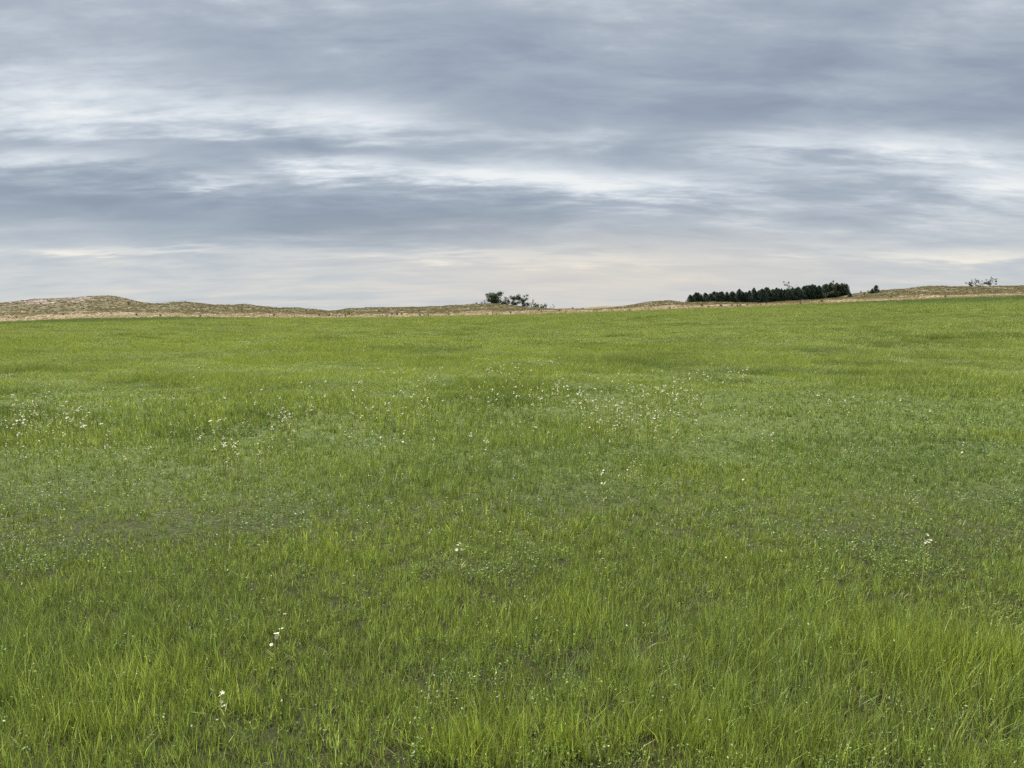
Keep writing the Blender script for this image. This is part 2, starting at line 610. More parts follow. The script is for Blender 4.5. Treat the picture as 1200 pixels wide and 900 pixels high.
# ------------------------------------------------------------------ instanced grass
def scatter(name, protos, pos, rot, scl, idx, tint):
    """one object of uncountable tufts: points carrying a turn, a size and a colour each"""
    c = bpy.data.collections.new(name + '_source')          # never linked to the scene
    for i, me in enumerate(protos):
        c.objects.link(bpy.data.objects.new('%s_%02d' % (name, i), me))
    me = bpy.data.meshes.new(name)
    n = len(pos)
    me.vertices.add(n)
    me.vertices.foreach_set('co', np.asarray(pos, np.float32).ravel())
    for an, ty, val in (('rot', 'FLOAT_VECTOR', rot), ('scl', 'FLOAT_VECTOR', scl)):
        a = me.attributes.new(an, ty, 'POINT')
        a.data.foreach_set('vector', np.asarray(val, np.float32).ravel())
    a = me.attributes.new('idx', 'INT', 'POINT')
    a.data.foreach_set('value', np.asarray(idx, np.int32))
    a = me.attributes.new('tint', 'FLOAT_COLOR', 'POINT')
    a.data.foreach_set('color', np.concatenate([tint, np.ones((n, 1))], 1).astype(np.float32).ravel())
    o = link(name, me)
    ng = bpy.data.node_groups.new(name, 'GeometryNodeTree')
    ng.interface.new_socket('Geometry', in_out='INPUT', socket_type='NodeSocketGeometry')
    ng.interface.new_socket('Geometry', in_out='OUTPUT', socket_type='NodeSocketGeometry')
    N, L = ng.nodes, ng.links
    gi, go = N.new('NodeGroupInput'), N.new('NodeGroupOutput')
    ci = N.new('GeometryNodeCollectionInfo')
    ci.inputs['Collection'].default_value = c
    ci.inputs['Separate Children'].default_value = True
    ci.inputs['Reset Children'].default_value = True
    iop = N.new('GeometryNodeInstanceOnPoints')
    iop.inputs['Pick Instance'].default_value = True

    def named(an, ty):
        q = N.new('GeometryNodeInputNamedAttribute')
        q.data_type = ty
        q.inputs['Name'].default_value = an
        return q.outputs['Attribute']
    L.new(gi.outputs[0], iop.inputs['Points'])
    L.new(ci.outputs[0], iop.inputs['Instance'])
    L.new(named('idx', 'INT'), iop.inputs['Instance Index'])
    L.new(named('rot', 'FLOAT_VECTOR'), iop.inputs['Rotation'])
    L.new(named('scl', 'FLOAT_VECTOR'), iop.inputs['Scale'])
    L.new(iop.outputs[0], go.inputs[0])
    o.modifiers.new('tufts', 'NODES').node_group = ng
    return o


def tuft(seed, n, rad, h0, h1, w0, w1, lean=.35, dryp=.06, seg=3, bend=.35, var=.28):
    r = random.Random(seed)
    b = MB()
    for i in range(n):
        q, a = rad * math.sqrt(r.random()), r.uniform(0, 6.283)
        az = a + r.gauss(0, .9)
        b.d = 1.0 if r.random() < dryp else r.random() ** 4 * .25
        s = r.uniform(1 - var, 1 + var)
        y = r.uniform(-.12, .12) * var / .28
        b.c = (s * (1 + y), s, s * (1 - y))
        ln = abs(r.gauss(0, lean))
        bd = abs(r.gauss(0, bend))
        if r.random() < .07:
            ln += .5
            bd += .6
        h = r.uniform(h0, h1) * (1 - .35 * q / max(rad, .001))
        b.blade((q * math.cos(a), q * math.sin(a), -.01), h, r.uniform(w0, w1), az, ln, bd,
                r.uniform(0, 6.283), seg)
    return b.mesh('grass_tuft', ['grass_blade'], True)


def forb(seed, stems, rad, h0, h1, ls):
    r = random.Random(seed)
    b = MB()
    for i in range(stems):
        q, a = rad * math.sqrt(r.random()), r.uniform(0, 6.283)
        x, y = q * math.cos(a), q * math.sin(a)
        h = r.uniform(h0, h1)
        az, ln = r.uniform(0, 6.283), r.uniform(.05, .5)
        s = r.uniform(.8, 1.25)
        b.d = 0
        b.c = (s, s, s * 1.1)
        b.blade((x, y, -.01), h, .003, az, ln, .1)
        for j in range(7):
            t = .25 + .75 * j / 6
            s = r.uniform(.75, 1.3)
            b.c = (s * .95, s, s * 1.2)
            nr = Vector((r.gauss(0, .6), r.gauss(0, .6), 1))
            b.leaf((x + math.cos(az) * ln * h * t + r.gauss(0, .009), y + math.sin(az) * ln * h * t + r.gauss(0, .009),
                    h * t * .95), ls * r.uniform(.6, 1.3), r.uniform(.35, .6), nr, r.uniform(0, 6.283))
    return b.mesh('broad_leaved_herb', ['grass_blade'], True)


def thatch(seed, n, rad):
    r = random.Random(seed)
    b = MB()
    for i in range(n):
        b.d = r.uniform(.7, 1)
        s = r.uniform(.45, 1.35)
        b.c = (s, s, s)
        b.blade((r.gauss(0, rad), r.gauss(0, rad), r.uniform(0, .03)), r.uniform(.07, .2), r.uniform(.002, .0035),
                r.uniform(0, 6.283), r.uniform(.5, 1.6), r.uniform(.2, 1.2), None, 4)
    return b.mesh('dry_thatch', ['grass_blade'], True)


def seedhead(seed, n):
    r = random.Random(seed)
    b = MB()
    for i in range(n):
        az, h = r.uniform(0, 6.283), r.uniform(.2, .33)
        x, y = r.gauss(0, .05), r.gauss(0, .05)
        ln = r.uniform(.05, .45)
        b.d = r.uniform(.2, .75)
        s = r.uniform(.9, 1.4)
        b.c = (s, s, s)
        b.blade((x, y, 0), h, .0022, az, ln, .15, None, 4)
        for j in range(7):
            t = .78 + .22 * j / 6
            kx = h * (ln * t + .15 * t * t)
            b.leaf((x + math.cos(az) * kx + r.gauss(0, .004), y + math.sin(az) * kx + r.gauss(0, .004),
                    h * (t - .0525 * t * t - .15 * ln * t)), .009, .4, (r.gauss(0, 1), r.gauss(0, 1), .3), r.uniform(0, 6.3))
    return b.mesh('seed_heads', ['grass_blade'], True)


MID = [tuft(60 + i, 190, .45, .07, .19, .006, .011, .4, .02, 2, .35, .24) for i in range(6)]
FAR = [tuft(80 + i, 190, .80, .08, .20, .016, .030, .4, .006, 2, .35, .16) for i in range(6)]
FAR2 = [tuft(90 + i, 170, 1.7, .09, .22, .045, .08, .4, 0, 2, .35, .12) for i in range(6)]


def at_px(px, py, z=0.0):
    u, w = deproj(px, py)
    Y = (z - EYE) / float(w)
    return float(u) * Y, Y


for (px, py, rx, ry, h, tn) in [
        (1085, 775, .55, .30, .85, .5), (1175, 790, .40, .25, .45, .4), (965, 660, .75, .45, .55, -.2), (1090, 640, .6, .35, -.35, -.6),
        (660, 625, .6, .4, .35, .5), (430, 565, .9, .6, .50, -.3), (225, 570, .5, .35, .35, .1), (560, 575, .9, .5, .35, .2),
        (80, 860, .5, .2, .25, .4), (610, 880, .5, .18, .35, .5), (560, 880, .3, .2, .2, .4), (850, 880, .6, .18, .3, .5),
        (290, 620, .8, .4, -.35, -.5), (50, 590, .9, .5, .3, -.4), (130, 720, .4, .25, -.3, -.3), (650, 795, .35, .18, -.5, -.6),
        (480, 780, .4, .2, -.45, -.6), (390, 640, .8, .4, .25, .5), (200, 800, .5, .25, .15, .5), (820, 560, 1.0, .6, .3, .3),
        (640, 510, 1.0, .7, .4, .0), (380, 520, 1.2, .6, -.35, -.8), (50, 495, 1.4, .6, -.35, -.8), (250, 445, 2, 1.2, .35, -.1),
        (1000, 520, 1.4, .9, .3, -.2), (760, 740, .35, .2, -.4, -.4), (930, 800, .3, .2, -.3, -.2), (690, 720, .5, .25, .2, .4)]:
    X, Y = at_px(px, py)
    CLUMPS.append((X, Y, rx * .8, ry * 1.1, h if h > 0 else h * .5, tn if tn > 0 else tn * .6))


def height_factor(X, Y):
    h = 1.02 + .06 * (1 - sstep(Y, 3.2, 5.0)) + 1.15 * (fbm(X, Y, 1.1, 31, 3) - .5) + .55 * (fbm(X, Y, 5.5, 33, 2) - .5)
    h = h + 1.1 * sstep(fbm(X, Y, 2.6, 37, 2), .58, .72)
    for (cx, cy, rx, ry, e, tn) in CLUMPS:
        h = h + e * np.exp(-((X - cx) / rx) ** 2 - ((Y - cy) / ry) ** 2)
    return np.clip(h, .74, 2.6)


def tint_at(X, Y, rng):
    n = len(X)
    a = fbm(X, Y, 2.3, 41, 3) * 1.6 - .8 + .22 * (height_factor(X, Y) - 1) + (fbm(X, Y, 13, 42, 2) - .5) * 1.2
    for (cx, cy, rx, ry, e, tn) in CLUMPS:
        a = a + tn * 1.2 * np.exp(-((X - cx) / rx) ** 2 - ((Y - cy) / ry) ** 2)
    a = np.clip(.5 + .5 * a + rng.normal(0, .16, n), 0, 1)[:, None]
    blue = np.array([.166, .232, .086])
    mid = np.array([.232, .308, .084])
    yel = np.array([.264, .336, .074])
    c = np.where(a < .5, blue + (mid - blue) * a * 2, mid + (yel - mid) * (a * 2 - 1))
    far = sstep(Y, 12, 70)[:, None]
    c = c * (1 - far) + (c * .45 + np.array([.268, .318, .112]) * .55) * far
    rim = sstep(Y + 30 * (vnoise(X, Y, 14, 48) - .5), 125, 158) * sstep(X, 58, 95) + sstep(Y + .12 * X + 22 * (vnoise(X, Y, 14, 49) - .5), 100, 122) * sstep(-X, 48, 72)
    c = c * (1 - np.array([.44, .34, .20]) * np.clip(rim, 0, 1)[:, None])
    dk = (.5 * sstep(fbm(X, Y, 4.2, 45, 3), .58, .72) + .9 * sstep(fbm(X, Y, 1.9, 46, 2), .66, .78)) * sstep(Y, 5, 10) * (1 - .5 * sstep(Y, 70, 150))  # darker green clumps, with the shade of taller tufts put into the tint
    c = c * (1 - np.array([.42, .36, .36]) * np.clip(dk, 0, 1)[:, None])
    return .97 * c * rng.normal(1, .13, (n, 1)).clip(.65, 1.35) if Y.mean() < 20 else c * rng.normal(1, .05, (n, 1)).clip(.85, 1.15)


def spray(seed, y0, y1, dens, half, pick, smin, smax, fade=None, hf=1.0, sward=True):
    rng = np.random.default_rng(seed)
    area = (y1 - y0) * 2 * (half[0] * y1 + half[1])
    n = int(area * dens)
    Y = rng.uniform(y0, y1, n)
    X = rng.uniform(-1, 1, n) * (half[0] * y1 + half[1])
    keep = np.abs(X) < half[0] * Y + half[1]
    if fade is not None:
        a, b, c, d = fade
        p = sstep(Y, a, b + 1e-6) * (1 - sstep(Y, c, d + 1e-6))
        keep &= rng.random(n) < p
    keep &= Y < edge_y(X) - .3
    X, Y = X[keep], Y[keep]
    H = height_factor(X, Y)
    keep = rng.random(len(X)) < np.clip(.5 + H * .6, 0, 1)      # thin sward over the low bare spots
    X, Y, H = X[keep], Y[keep], H[keep]
    n = len(X)
    idx = pick(rng, X, Y, H)
    s = rng.uniform(smin, smax, n)
    scl = np.stack([s, s, s * H * hf], -1)
    rot = np.stack([rng.normal(0, .10, n), rng.normal(0, .10, n), rng.uniform(0, 6.283, n)], -1)
    pos = np.stack([X, Y, ground_z(X, Y)], -1)
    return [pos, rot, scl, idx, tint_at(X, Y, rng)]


pick6 = lambda rng, X, Y, H: rng.integers(0, 6, len(X))
GRASS_LABEL = 'fresh green meadow grass %s'


def sward(name, seed, y0, y1, dens, half, seg, wid, fade, per=12, herb=.06):
    """real blades, each rooted in a tuft and following the patchiness of the field"""
    rng = np.random.default_rng(seed)
    wmax = half[0] * y1 + half[1]
    n = int((y1 - y0) * 2 * wmax * dens / per)
    Yc = rng.uniform(y0, y1, n)
    Xc = rng.uniform(-1, 1, n) * wmax
    a, b, c, d = fade
    k = (np.abs(Xc) < half[0] * Yc + half[1])
    k &= rng.random(n) < sstep(Yc, a, b) * (1 - sstep(Yc, c, d))
    k &= (np.abs(Xc) < .69 * Yc + .5) | (rng.random(n) < .45)
    Xc, Yc = Xc[k], Yc[k]
    H = height_factor(Xc, Yc)
    bare = sstep(fbm(Xc, Yc, .34, 71, 2), .56, .72) * (.7 - .4 * sstep(Yc, 6, 11))
    k = rng.random(len(Xc)) < np.clip(.5 + .6 * H, 0, 1)
    Xc, Yc, H, bare = Xc[k], Yc[k], H[k], bare[k]
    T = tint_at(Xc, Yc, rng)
    nt = len(Xc)
    ht = rng.uniform(.62, 1.38, nt)
    rad = rng.uniform(.018, .05, nt)
    hp = np.clip(herb + .10 * sstep(Yc, 4, 6) + .40 * sstep(fbm(Xc, Yc, .8, 51, 2), .48, .66) * (H < 1.2), 0, .75)
    isherb = rng.random(nt) < hp
    dead = rng.random(nt) < np.clip(.5 * bare + .10 * (H < .7) * (Yc < 7) + .03, 0, .5)      # last year's litter shows here
    isherb &= ~dead
    rp = lambda q: np.repeat(q, per, axis=0)
    X0, Y0, H, T, ht, rad, isherb, dead = map(rp, (Xc, Yc, H, T, ht, rad, isherb, dead))
    n = len(X0)
    an = rng.uniform(0, 2 * np.pi, n)
    q = rad * np.sqrt(rng.random(n)) * np.where(isherb, 1.5, 1)
    X, Y = X0 + q * np.cos(an), Y0 + q * np.sin(an)
    Z = ground_z(X, Y)
    # colours
    s_ = np.exp(rng.normal(-.08, .42, (n, 1))).clip(.32, 2.0)
    yv = rng.normal(0, .065, (n, 1))
    C = T * s_ * np.concatenate([1 + yv, np.ones((n, 1)), 1 - yv], 1)
    pale = ((rng.random(n) < .05 + .04 * sstep(Y, 4, 7)) & ~isherb)[:, None]
    C = np.where(pale, C * np.array([1.55, 1.35, 1.9]), C)
    dryp = .03 + .05 * (H < .7)
    dry = ((rng.random(n) < dryp) & ~isherb) | (dead & (rng.random(n) < .6))
    C = np.where(dry[:, None], np.array([.36, .30, .17]) * rng.uniform(.35, 1.1, (n, 1)) * np.where(dead, .5, 1)[:, None], C)
    V, F4, F3, VC = [], [], [], []
    nv = 0
    # blades
    m = ~isherb
    nb = m.sum()
    h = rng.uniform(.045, .122, nb) * H[m] * ht[m] * (1 - .38 * sstep(Y[m], 3.0, 4.8))
    w = rng.uniform(.0021, .0041, nb) * wid * np.where(dry[m], .7, 1)
    lean = np.abs(rng.normal(0, .16, nb))
    bend = np.abs(rng.normal(0, .20, nb))
    flop = rng.random(nb) < .035
    lean, bend = lean + .45 * flop, bend + .6 * flop
    lean = np.where(dry[m], lean + rng.uniform(0, .8, nb), lean)
    lean = np.where(dead[m], lean + rng.uniform(.1, 1.1, nb), lean)
    h = np.where(dead[m], h * .75, h)
    h = np.where(dry[m], h * .6, np.where(flop, h * .7, h))
    az = an[m] + rng.normal(0, .9, nb)
    fc = rng.uniform(0, 2 * np.pi, nb)
    dx, dy, wx, wy = np.cos(az), np.sin(az), np.cos(fc), np.sin(fc)
    rows = []
    for i in range(seg + 1):
        t = i / seg
        kk = h * (lean * t + bend * t * t)
        zz = h * (t - .35 * bend * t * t - .15 * lean * t) - .012
        ww = w * .5 * (1 - t ** 1.7 * .9) * (.75 + .5 * min(t * 3, 1) - .25 * t)
        cx, cy, cz = X[m] + dx * kk, Y[m] + dy * kk, Z[m] + zz
        if i == seg:
            rows.append(np.stack([cx, cy, cz], -1))
        else:
            rows.append(np.stack([cx - wx * ww, cy - wy * ww, cz], -1))
            rows.append(np.stack([cx + wx * ww, cy + wy * ww, cz], -1))
    pv = len(rows)
    V.append(np.stack(rows, 1).reshape(-1, 3))
    VC.append(np.repeat(C[m], pv, axis=0))
    o = np.arange(nb)[:, None] * pv
    for i in range(seg - 1):
        F4.append(o + np.array([2 * i, 2 * i + 1, 2 * i + 3, 2 * i + 2]))
    F3.append(o + np.array([2 * seg - 2, 2 * seg - 1, 2 * seg]))
    nv = nb * pv
    # small herb leaves
    nh = n - nb
    m = isherb
    if nh:
        L = rng.uniform(.0035, .0085, nh) * (.5 + .5 * wid)
        top = rng.uniform(.02, .09, nh) * np.clip(H[m], .5, 1.5)
        N = rng.normal(0, .9, (nh, 3))
        N[:, 2] = 1
        N /= np.linalg.norm(N, axis=1, keepdims=True)
        sp = rng.uniform(0, 2 * np.pi, nh)
        A = np.stack([np.cos(sp), np.sin(sp), np.zeros(nh)], -1)
        A -= N * (A * N).sum(1, keepdims=True)
        A /= np.linalg.norm(A, axis=1, keepdims=True)
        B = np.cross(N, A)
        P = np.stack([X[m], Y[m], Z[m] + top], -1)
        asp = rng.uniform(.3, .55, nh)
        q4 = np.stack([P - A * L[:, None], P + B * (L * asp)[:, None] - N * (L * .12)[:, None],
                       P + A * L[:, None], P - B * (L * asp)[:, None] - N * (L * .12)[:, None]], 1)
        V.append(q4.reshape(-1, 3))
        VC.append(np.repeat(C[m] * np.array([.66, .74, .66]), 4, axis=0))
        F4.append(nv + np.arange(nh)[:, None] * 4 + np.arange(4))
    V, VC = np.concatenate(V), np.concatenate(VC)
    F4, F3 = np.concatenate(F4), np.concatenate(F3)
    me = bpy.data.meshes.new(name)
    me.vertices.add(len(V))
    me.vertices.foreach_set('co', V.astype(np.float32).ravel())
    li = np.concatenate([F4.ravel(), F3.ravel()]).astype(np.int32)
    me.loops.add(len(li))
    me.loops.foreach_set('vertex_index', li)
    me.polygons.add(len(F4) + len(F3))
    me.polygons.foreach_set('loop_start', np.concatenate([np.arange(len(F4)) * 4, len(F4) * 4 + np.arange(len(F3)) * 3]).astype(np.int32))
    me.materials.append(MATS['sward_blade'])
    at = me.attributes.new('bl', 'FLOAT_COLOR', 'POINT')
    at.data.foreach_set('color', np.concatenate([VC.clip(0, 1), np.ones((len(VC), 1))], 1).astype(np.float32).ravel())
    me.update(calc_edges=True)
    return link(name, me)


for args, lab in [
    ((1, 1.0, 5.6, 13500, (.74, 2.2), 2, 1.0, (.9, 1.2, 4.6, 5.6)), 'with every blade showing'),
    ((2, 4.4, 10.5, 5000, (.73, 2.2), 2, 1.5, (4.4, 5.6, 8.8, 10.5)), 'a few paces into the field'),
    ((3, 8.6, 19, 1700, (.72, 2.2), 2, 2.45, (8.6, 10.5, 15, 19)), 'around the nearer wildflowers'),
]:
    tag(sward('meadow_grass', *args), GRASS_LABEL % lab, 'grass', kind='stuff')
for protos, args, lab in [
    (MID, (4, 13, 40, 9, (.74, 2), pick6, .8, 1.2, (13.5, 18, 32, 40), .68), 'across the middle of the field'),
    (FAR, (5, 29, 100, 2.6, (.76, 3), pick6, .8, 1.2, (29, 38, 84, 100), .75), 'farther out in the field'),
    (FAR2, (6, 80, 203, .75, (.80, 6), pick6, .8, 1.2, (80, 98, 300, 310), .85), 'reaching the foot of the sand hills'),
]:
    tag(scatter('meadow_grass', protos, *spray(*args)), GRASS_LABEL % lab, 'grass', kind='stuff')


# bunch grass on the sand hills
def hill_grass():
    rng = np.random.default_rng(77)
    n = 90000
    Y = rng.uniform(196, 312, n)
    X = rng.uniform(-1, 1, n) * .82 * Y
    k = (Y > edge_y(X) + .5)
    blow = ((X + 172) / 15) ** 2 + ((Y - 289) / 11) ** 2
    k &= (blow > 1.1) | (rng.random(n) < .45)
    X, Y = X[k], Y[k]
    n = len(X)
    wob = (fbm(X, Y, 11, 61, 4) - .5) * 75 + 12 * sstep(X, 90, 160)
    hill = sstep(Y + wob, 230, 262)
    s = rng.uniform(.5, 1.25, n) * (.75 + .5 * hill)
    straw = np.array([.285, .235, .162])
    olive = np.array([.145, .135, .078])
    dark = np.array([.075, .078, .05])
    c = straw[None] * (1 - hill[:, None]) + olive[None] * hill[:, None]
    d = (rng.random(n) < .05 + .20 * hill)[:, None]
    c = np.where(d, dark[None], c) * rng.uniform(.7, 1.3, (n, 1))
    pr = [tuft(100 + i, 26, .30, .18, .42, .03, .06, .5, .06, 2, .4, .2) for i in range(4)]
    rot = np.stack([rng.normal(0, .1, n), rng.normal(0, .1, n), rng.uniform(0, 6.283, n)], -1)
    pos = np.stack([X, Y, ground_z(X, Y) - .02], -1)
    o = scatter('bunch_grass', pr, pos, rot, np.stack([s, s, s * .85], -1), rng.integers(0, 4, n), c)
    tag(o, 'dry straw and olive bunch grass covering the sand hills', 'grass', kind='stuff')


hill_grass()


# ------------------------------------------------------------------ trees
def conifer_meshes(seed, H, Rad, N=1700, lean=0.0, blunt=.62):
    r = random.Random(seed)
    tr = MB()
    tr.tube([(0, 0, -.3), (0.03, 0, H * .3), (lean * .5, .02, H * .65), (lean, 0, H * .93)], [.16, .12, .07, .02], 7)
    for i in range(14):
        z = H * (.10 + .75 * i / 14)
        a = r.uniform(0, 6.283)
        q = Rad * (1 - z / H) ** blunt * .8
        tr.tube([(0, 0, z), (q * .5 * math.cos(a), q * .5 * math.sin(a), z + .12 * q), (q * math.cos(a), q * math.sin(a), z + .35 * q)],
                [.035, .025, .008], 4)
    cr = MB()
    tips = [(lean + r.gauss(0, .30), r.gauss(0, .30), H * r.uniform(.86, 1.0)) for _ in range(3)] + [(lean, 0, H)]
    ph = [r.uniform(0, 6.28) for _ in range(6)]
    for i in range(N):
        t = r.random() ** 1.25
        a = r.uniform(0, 6.283)
        lob = 1 + .16 * math.sin(3 * a + ph[0] + 5 * t) + .13 * math.sin(5 * a + ph[1] - 9 * t) + .14 * math.sin(17 * t + ph[2] + 2 * a)
        env = Rad * min(1.0, (t + .12) * 6) * (1 - t) ** blunt * lob
        q = env * (r.random() ** .42)
        z = H * (.02 + .95 * t) + .16 * q + r.gauss(0, .08)
        p = (q * math.cos(a) + lean * t, q * math.sin(a), z)
        out = Vector((math.cos(a), math.sin(a), .6)) + Vector((r.gauss(0, .6), r.gauss(0, .6), r.gauss(0, .5)))
        cr.leaf(p, r.uniform(.22, .46), r.uniform(.4, .7), out, r.uniform(0, 6.28))
    for (x, y, z) in tips:
        for i in range(34):
            t = r.random()
            q = (1 - t) * .30
            a = r.uniform(0, 6.283)
            cr.leaf((x + q * math.cos(a), y + q * math.sin(a), z - .9 + 1.0 * t), r.uniform(.12, .28), .5,
                    (math.cos(a), math.sin(a), .5), r.uniform(0, 6.28))
    return tr.mesh('trunk', ['bark'], smooth=True), cr.mesh('crown', ['cedar_needles'])


def broadleaf_meshes(seed, H, spread, mat, clumps=26, per=38, clump_r=.55, leaf=.26, bare=.25, low=.25, tlow=.15):
    """trunk that forks into limbs; leaf clumps sit at the limb ends, with gaps between"""
    r = random.Random(seed)
    tr, cr = MB(), MB()
    ends = []
    for s in range(r.choice((2, 3, 3))):
        a = r.uniform(0, 6.283)
        top = Vector((spread * .35 * math.cos(a), spread * .35 * math.sin(a), H * r.uniform(.55, .72)))
        b0 = Vector((.1 * math.cos(a), .1 * math.sin(a), -.3))
        midp = b0.lerp(top, .5) + Vector((r.gauss(0, .15), r.gauss(0, .15), 0))
        tr.tube([b0, midp, top], [.05 * H ** .8 * .55, .035 * H ** .8 * .55, .02 * H ** .8 * .5], 6)
        for k in range(7):
            t = r.uniform(tlow, 1.0)
            st = b0.lerp(midp, t * 2) if t < .5 else midp.lerp(top, t * 2 - 1)
            aa = a + r.gauss(0, 1.1)
            q = spread * r.uniform(.25, .62)
            e = st + Vector((q * math.cos(aa), q * math.sin(aa), H * r.uniform(.06, .30)))
            e.z = min(e.z, H * .96)
            m_ = st.lerp(e, .5) + Vector((0, 0, -.05 * H))
            tr.tube([st, m_, e], [.03 * H ** .5, .02 * H ** .5, .006 * H ** .5], 5)
            ends.append((e, st))
    r.shuffle(ends)
    pts = []
    while len(pts) < clumps:
        e, st = r.choice(ends)
        p = st.lerp(e, r.uniform(.55, 1.12)) + Vector((r.gauss(0, .2), r.gauss(0, .2), r.gauss(0, .18))) * clump_r * 2
        if p.z > H * low * r.random():
            pts.append(p)
    for p in pts:
        cr_ = clump_r * r.uniform(.5, 1.2)
        nn = int(per * r.uniform(.5, 1.2) * (0.25 if r.random() < bare else 1))
        for i in range(nn):
            d = Vector((r.gauss(0, 1), r.gauss(0, 1), r.gauss(0, .75)))
            q = p + d.normalized() * cr_ * r.random() ** .5
            cr.leaf(q, leaf * r.uniform(.6, 1.3), r.uniform(.5, .8), d + Vector((0, 0, .7)), r.uniform(0, 6.28))
    return tr.mesh('trunk', ['bark'], smooth=True), cr.mesh('crown', [mat])


def plant(name, meshes, X, Y, label, cat, group=None, rotz=0, scale=1.0, sink=.05, part_names=('trunk', 'crown')):
    z = float(ground_z(X, Y))
    e = bpy.data.objects.new(name, None)
    COL.objects.link(e)
    e.empty_display_size = .2
    e.location = (X, Y, z - sink)
    e.rotation_euler = (0, 0, rotz)
    e.scale = (scale,) * 3 if not hasattr(scale, '__len__') else scale
    for pn, me in zip(part_names, meshes):
        link(pn, me, e)
    return tag(e, label, cat, group)


def px_x(px, Y):
    return float(deproj(px, 350)[0]) * Y


# the windbreak: two staggered rows of cedars
kinds = [conifer_meshes(200 + i, 1.0 * h, q, 1900, ln, bl) for i, (h, q, ln, bl) in enumerate(
    [(5.6, 2.2, .1, .56), (5.2, 2.4, -.1, .50), (6.0, 2.3, .0, .66), (5.0, 2.1, .15, .60), (5.7, 2.5, -.15, .48)])]
rr = random.Random(4)
CED = ('dark green cedar in the front row of the windbreak, facing the field',
       'dark green cedar in the second row of the windbreak, between front and rear rows',
       'dark green cedar in the rear row of the windbreak, only its top clear')
tops = np.array([(800, 347), (806, 346), (813, 344), (840, 342), (860, 341), (880, 338.5), (905, 337.5), (920, 338), (945, 334.5),
                 (960, 333.5), (972, 331.5), (982, 330.5), (992, 332.5), (999, 337), (1004, 341)], float)
for row, (Yr, p0, p1, n, off) in enumerate([(305.0, 809, 997, 31, 0), (309.0, 806, 993, 30, .5), (313.5, 812, 985, 24, .2)]):
    for i in range(n):
        px = p0 + (p1 - p0) * (i + off * .9) / n + rr.gauss(0, 1.0)
        Y = Yr + rr.gauss(0, .5)
        X = px_x(px, Y)
        g = float(ground_z(X, Y))
        ty_ = float(np.interp(px, tops[:, 0], tops[:, 1])) + rr.gauss(.3, 1.3) + (0 if row == 0 else .4)
        want = EYE + float(deproj(px, ty_)[1]) * Y - g
        kd = i % 5 if rr.random() < .5 else rr.randrange(5)
        H0 = (5.6, 5.2, 6.0, 5.0, 5.7)[kd]
        s = max(want / H0, .45)
        plant('cedar_tree', kinds[kd], X, Y, CED[row], 'tree',
              ('windbreak cedars of the front row', 'windbreak cedars of the second row', 'windbreak cedars of the rear row')[row], rr.uniform(0, 6.28), (max(s, .8) * rr.uniform(.92, 1.1),) * 2 + (s,), .12)

# broadleaf trees rising over or beside the windbreak
plant('cottonwood_tree', broadleaf_meshes(301, 10.2, 6.0, 'cottonwood_leaves', 30, 34, .65, .34, .3, .7), px_x(930, 322), 322,
      'thin open-crowned tree rising just above the dark windbreak', 'tree')
plant('round_tree', broadleaf_meshes(302, 6.9, 5.6, 'cottonwood_leaves', 64, 50, .8, .34, .05, .2), px_x(979, 306), 303.5,
      'taller round-headed tree near the high end of the windbreak', 'tree')
plant('young_tree', broadleaf_meshes(303, 2.8, 2.6, 'pale_leaves', 18, 34, .42, .26, .1, .1), px_x(967, 301), 300,
      'small lighter green tree in front of the windbreak', 'tree')


def dwarf(seed, H, Rad, N=420):
    return conifer_meshes(seed, H, Rad, N, 0, .5)


plant('cedar_shrub', dwarf(311, 1.9, 1.0), px_x(996, 283), 283, 'small pointed cedar alone on the slope past the windbreak', 'shrub')
plant('low_shrub', broadleaf_meshes(312, 1.5, 2.6, 'shrub_leaves', 16, 36, .45, .24, .1, 0), px_x(1014, 292), 292,
      'low grey-green shrub beside the dark rounded cedar', 'shrub')
plant('cedar_shrub', dwarf(313, 2.9, 1.5, 700), px_x(1026, 290), 290, 'dark rounded cedar shrub on the slope past the windbreak', 'shrub')
plant('cedar_shrub', dwarf(314, 1.7, .9), px_x(1021.5, 289), 289, 'smaller dark cedar touching the rounded cedar shrub', 'shrub')

# clump on the crest between the hills
plant('leafy_tree', broadleaf_meshes(326, 6.2, 6.4, 'cottonwood_leaves', 120, 50, 1.0, .40, .04, 0, .02), px_x(592, 312), 312,
      'fullest leafy tree, broad crowned, behind the middle hill crest', 'tree', None, 0, (1.45, 1.3, 1.08), .3)
plant('leafy_tree', broadleaf_meshes(322, 4.8, 5.0, 'cottonwood_leaves', 60, 44, .8, .36, .08, 0, .02), px_x(597, 311), 311,
      'lower leafy tree leaning into the fullest tree on the middle crest', 'tree', None, .8)
plant('bare_tree', broadleaf_meshes(323, 4.8, 3.8, 'shrub_leaves', 22, 26, .55, .3, .35, .2), px_x(604.5, 313), 313,
      'grey half-bare small tree between the two leafy trees on the crest', 'tree')
plant('leafy_tree', broadleaf_meshes(324, 6.9, 4.4, 'cottonwood_leaves', 70, 44, .75, .36, .1, 0, .05), px_x(614, 313), 313,
      'tall narrow leafy tree with gaps, at the low end of the middle crest', 'tree')
plant('leafy_tree', broadleaf_meshes(325, 5.2, 3.8, 'cottonwood_leaves', 20, 24, .55, .3, .35, .2), px_x(623, 315), 315,
      'thin leaning open tree beside the tall narrow leafy tree', 'tree')
for px, h, sp in ((627, 2.9, 3.4), (633, 2.8, 3.6), (638, 2.2, 3.2)):
    plant('low_shrub', broadleaf_meshes(330 + px, h, sp, 'shrub_leaves', 18, 30, .42, .25, .15, 0), px_x(px, 309), 309,
          'low dark shrub in the thicket trailing off from the crest trees', 'shrub', 'thicket below the crest trees')
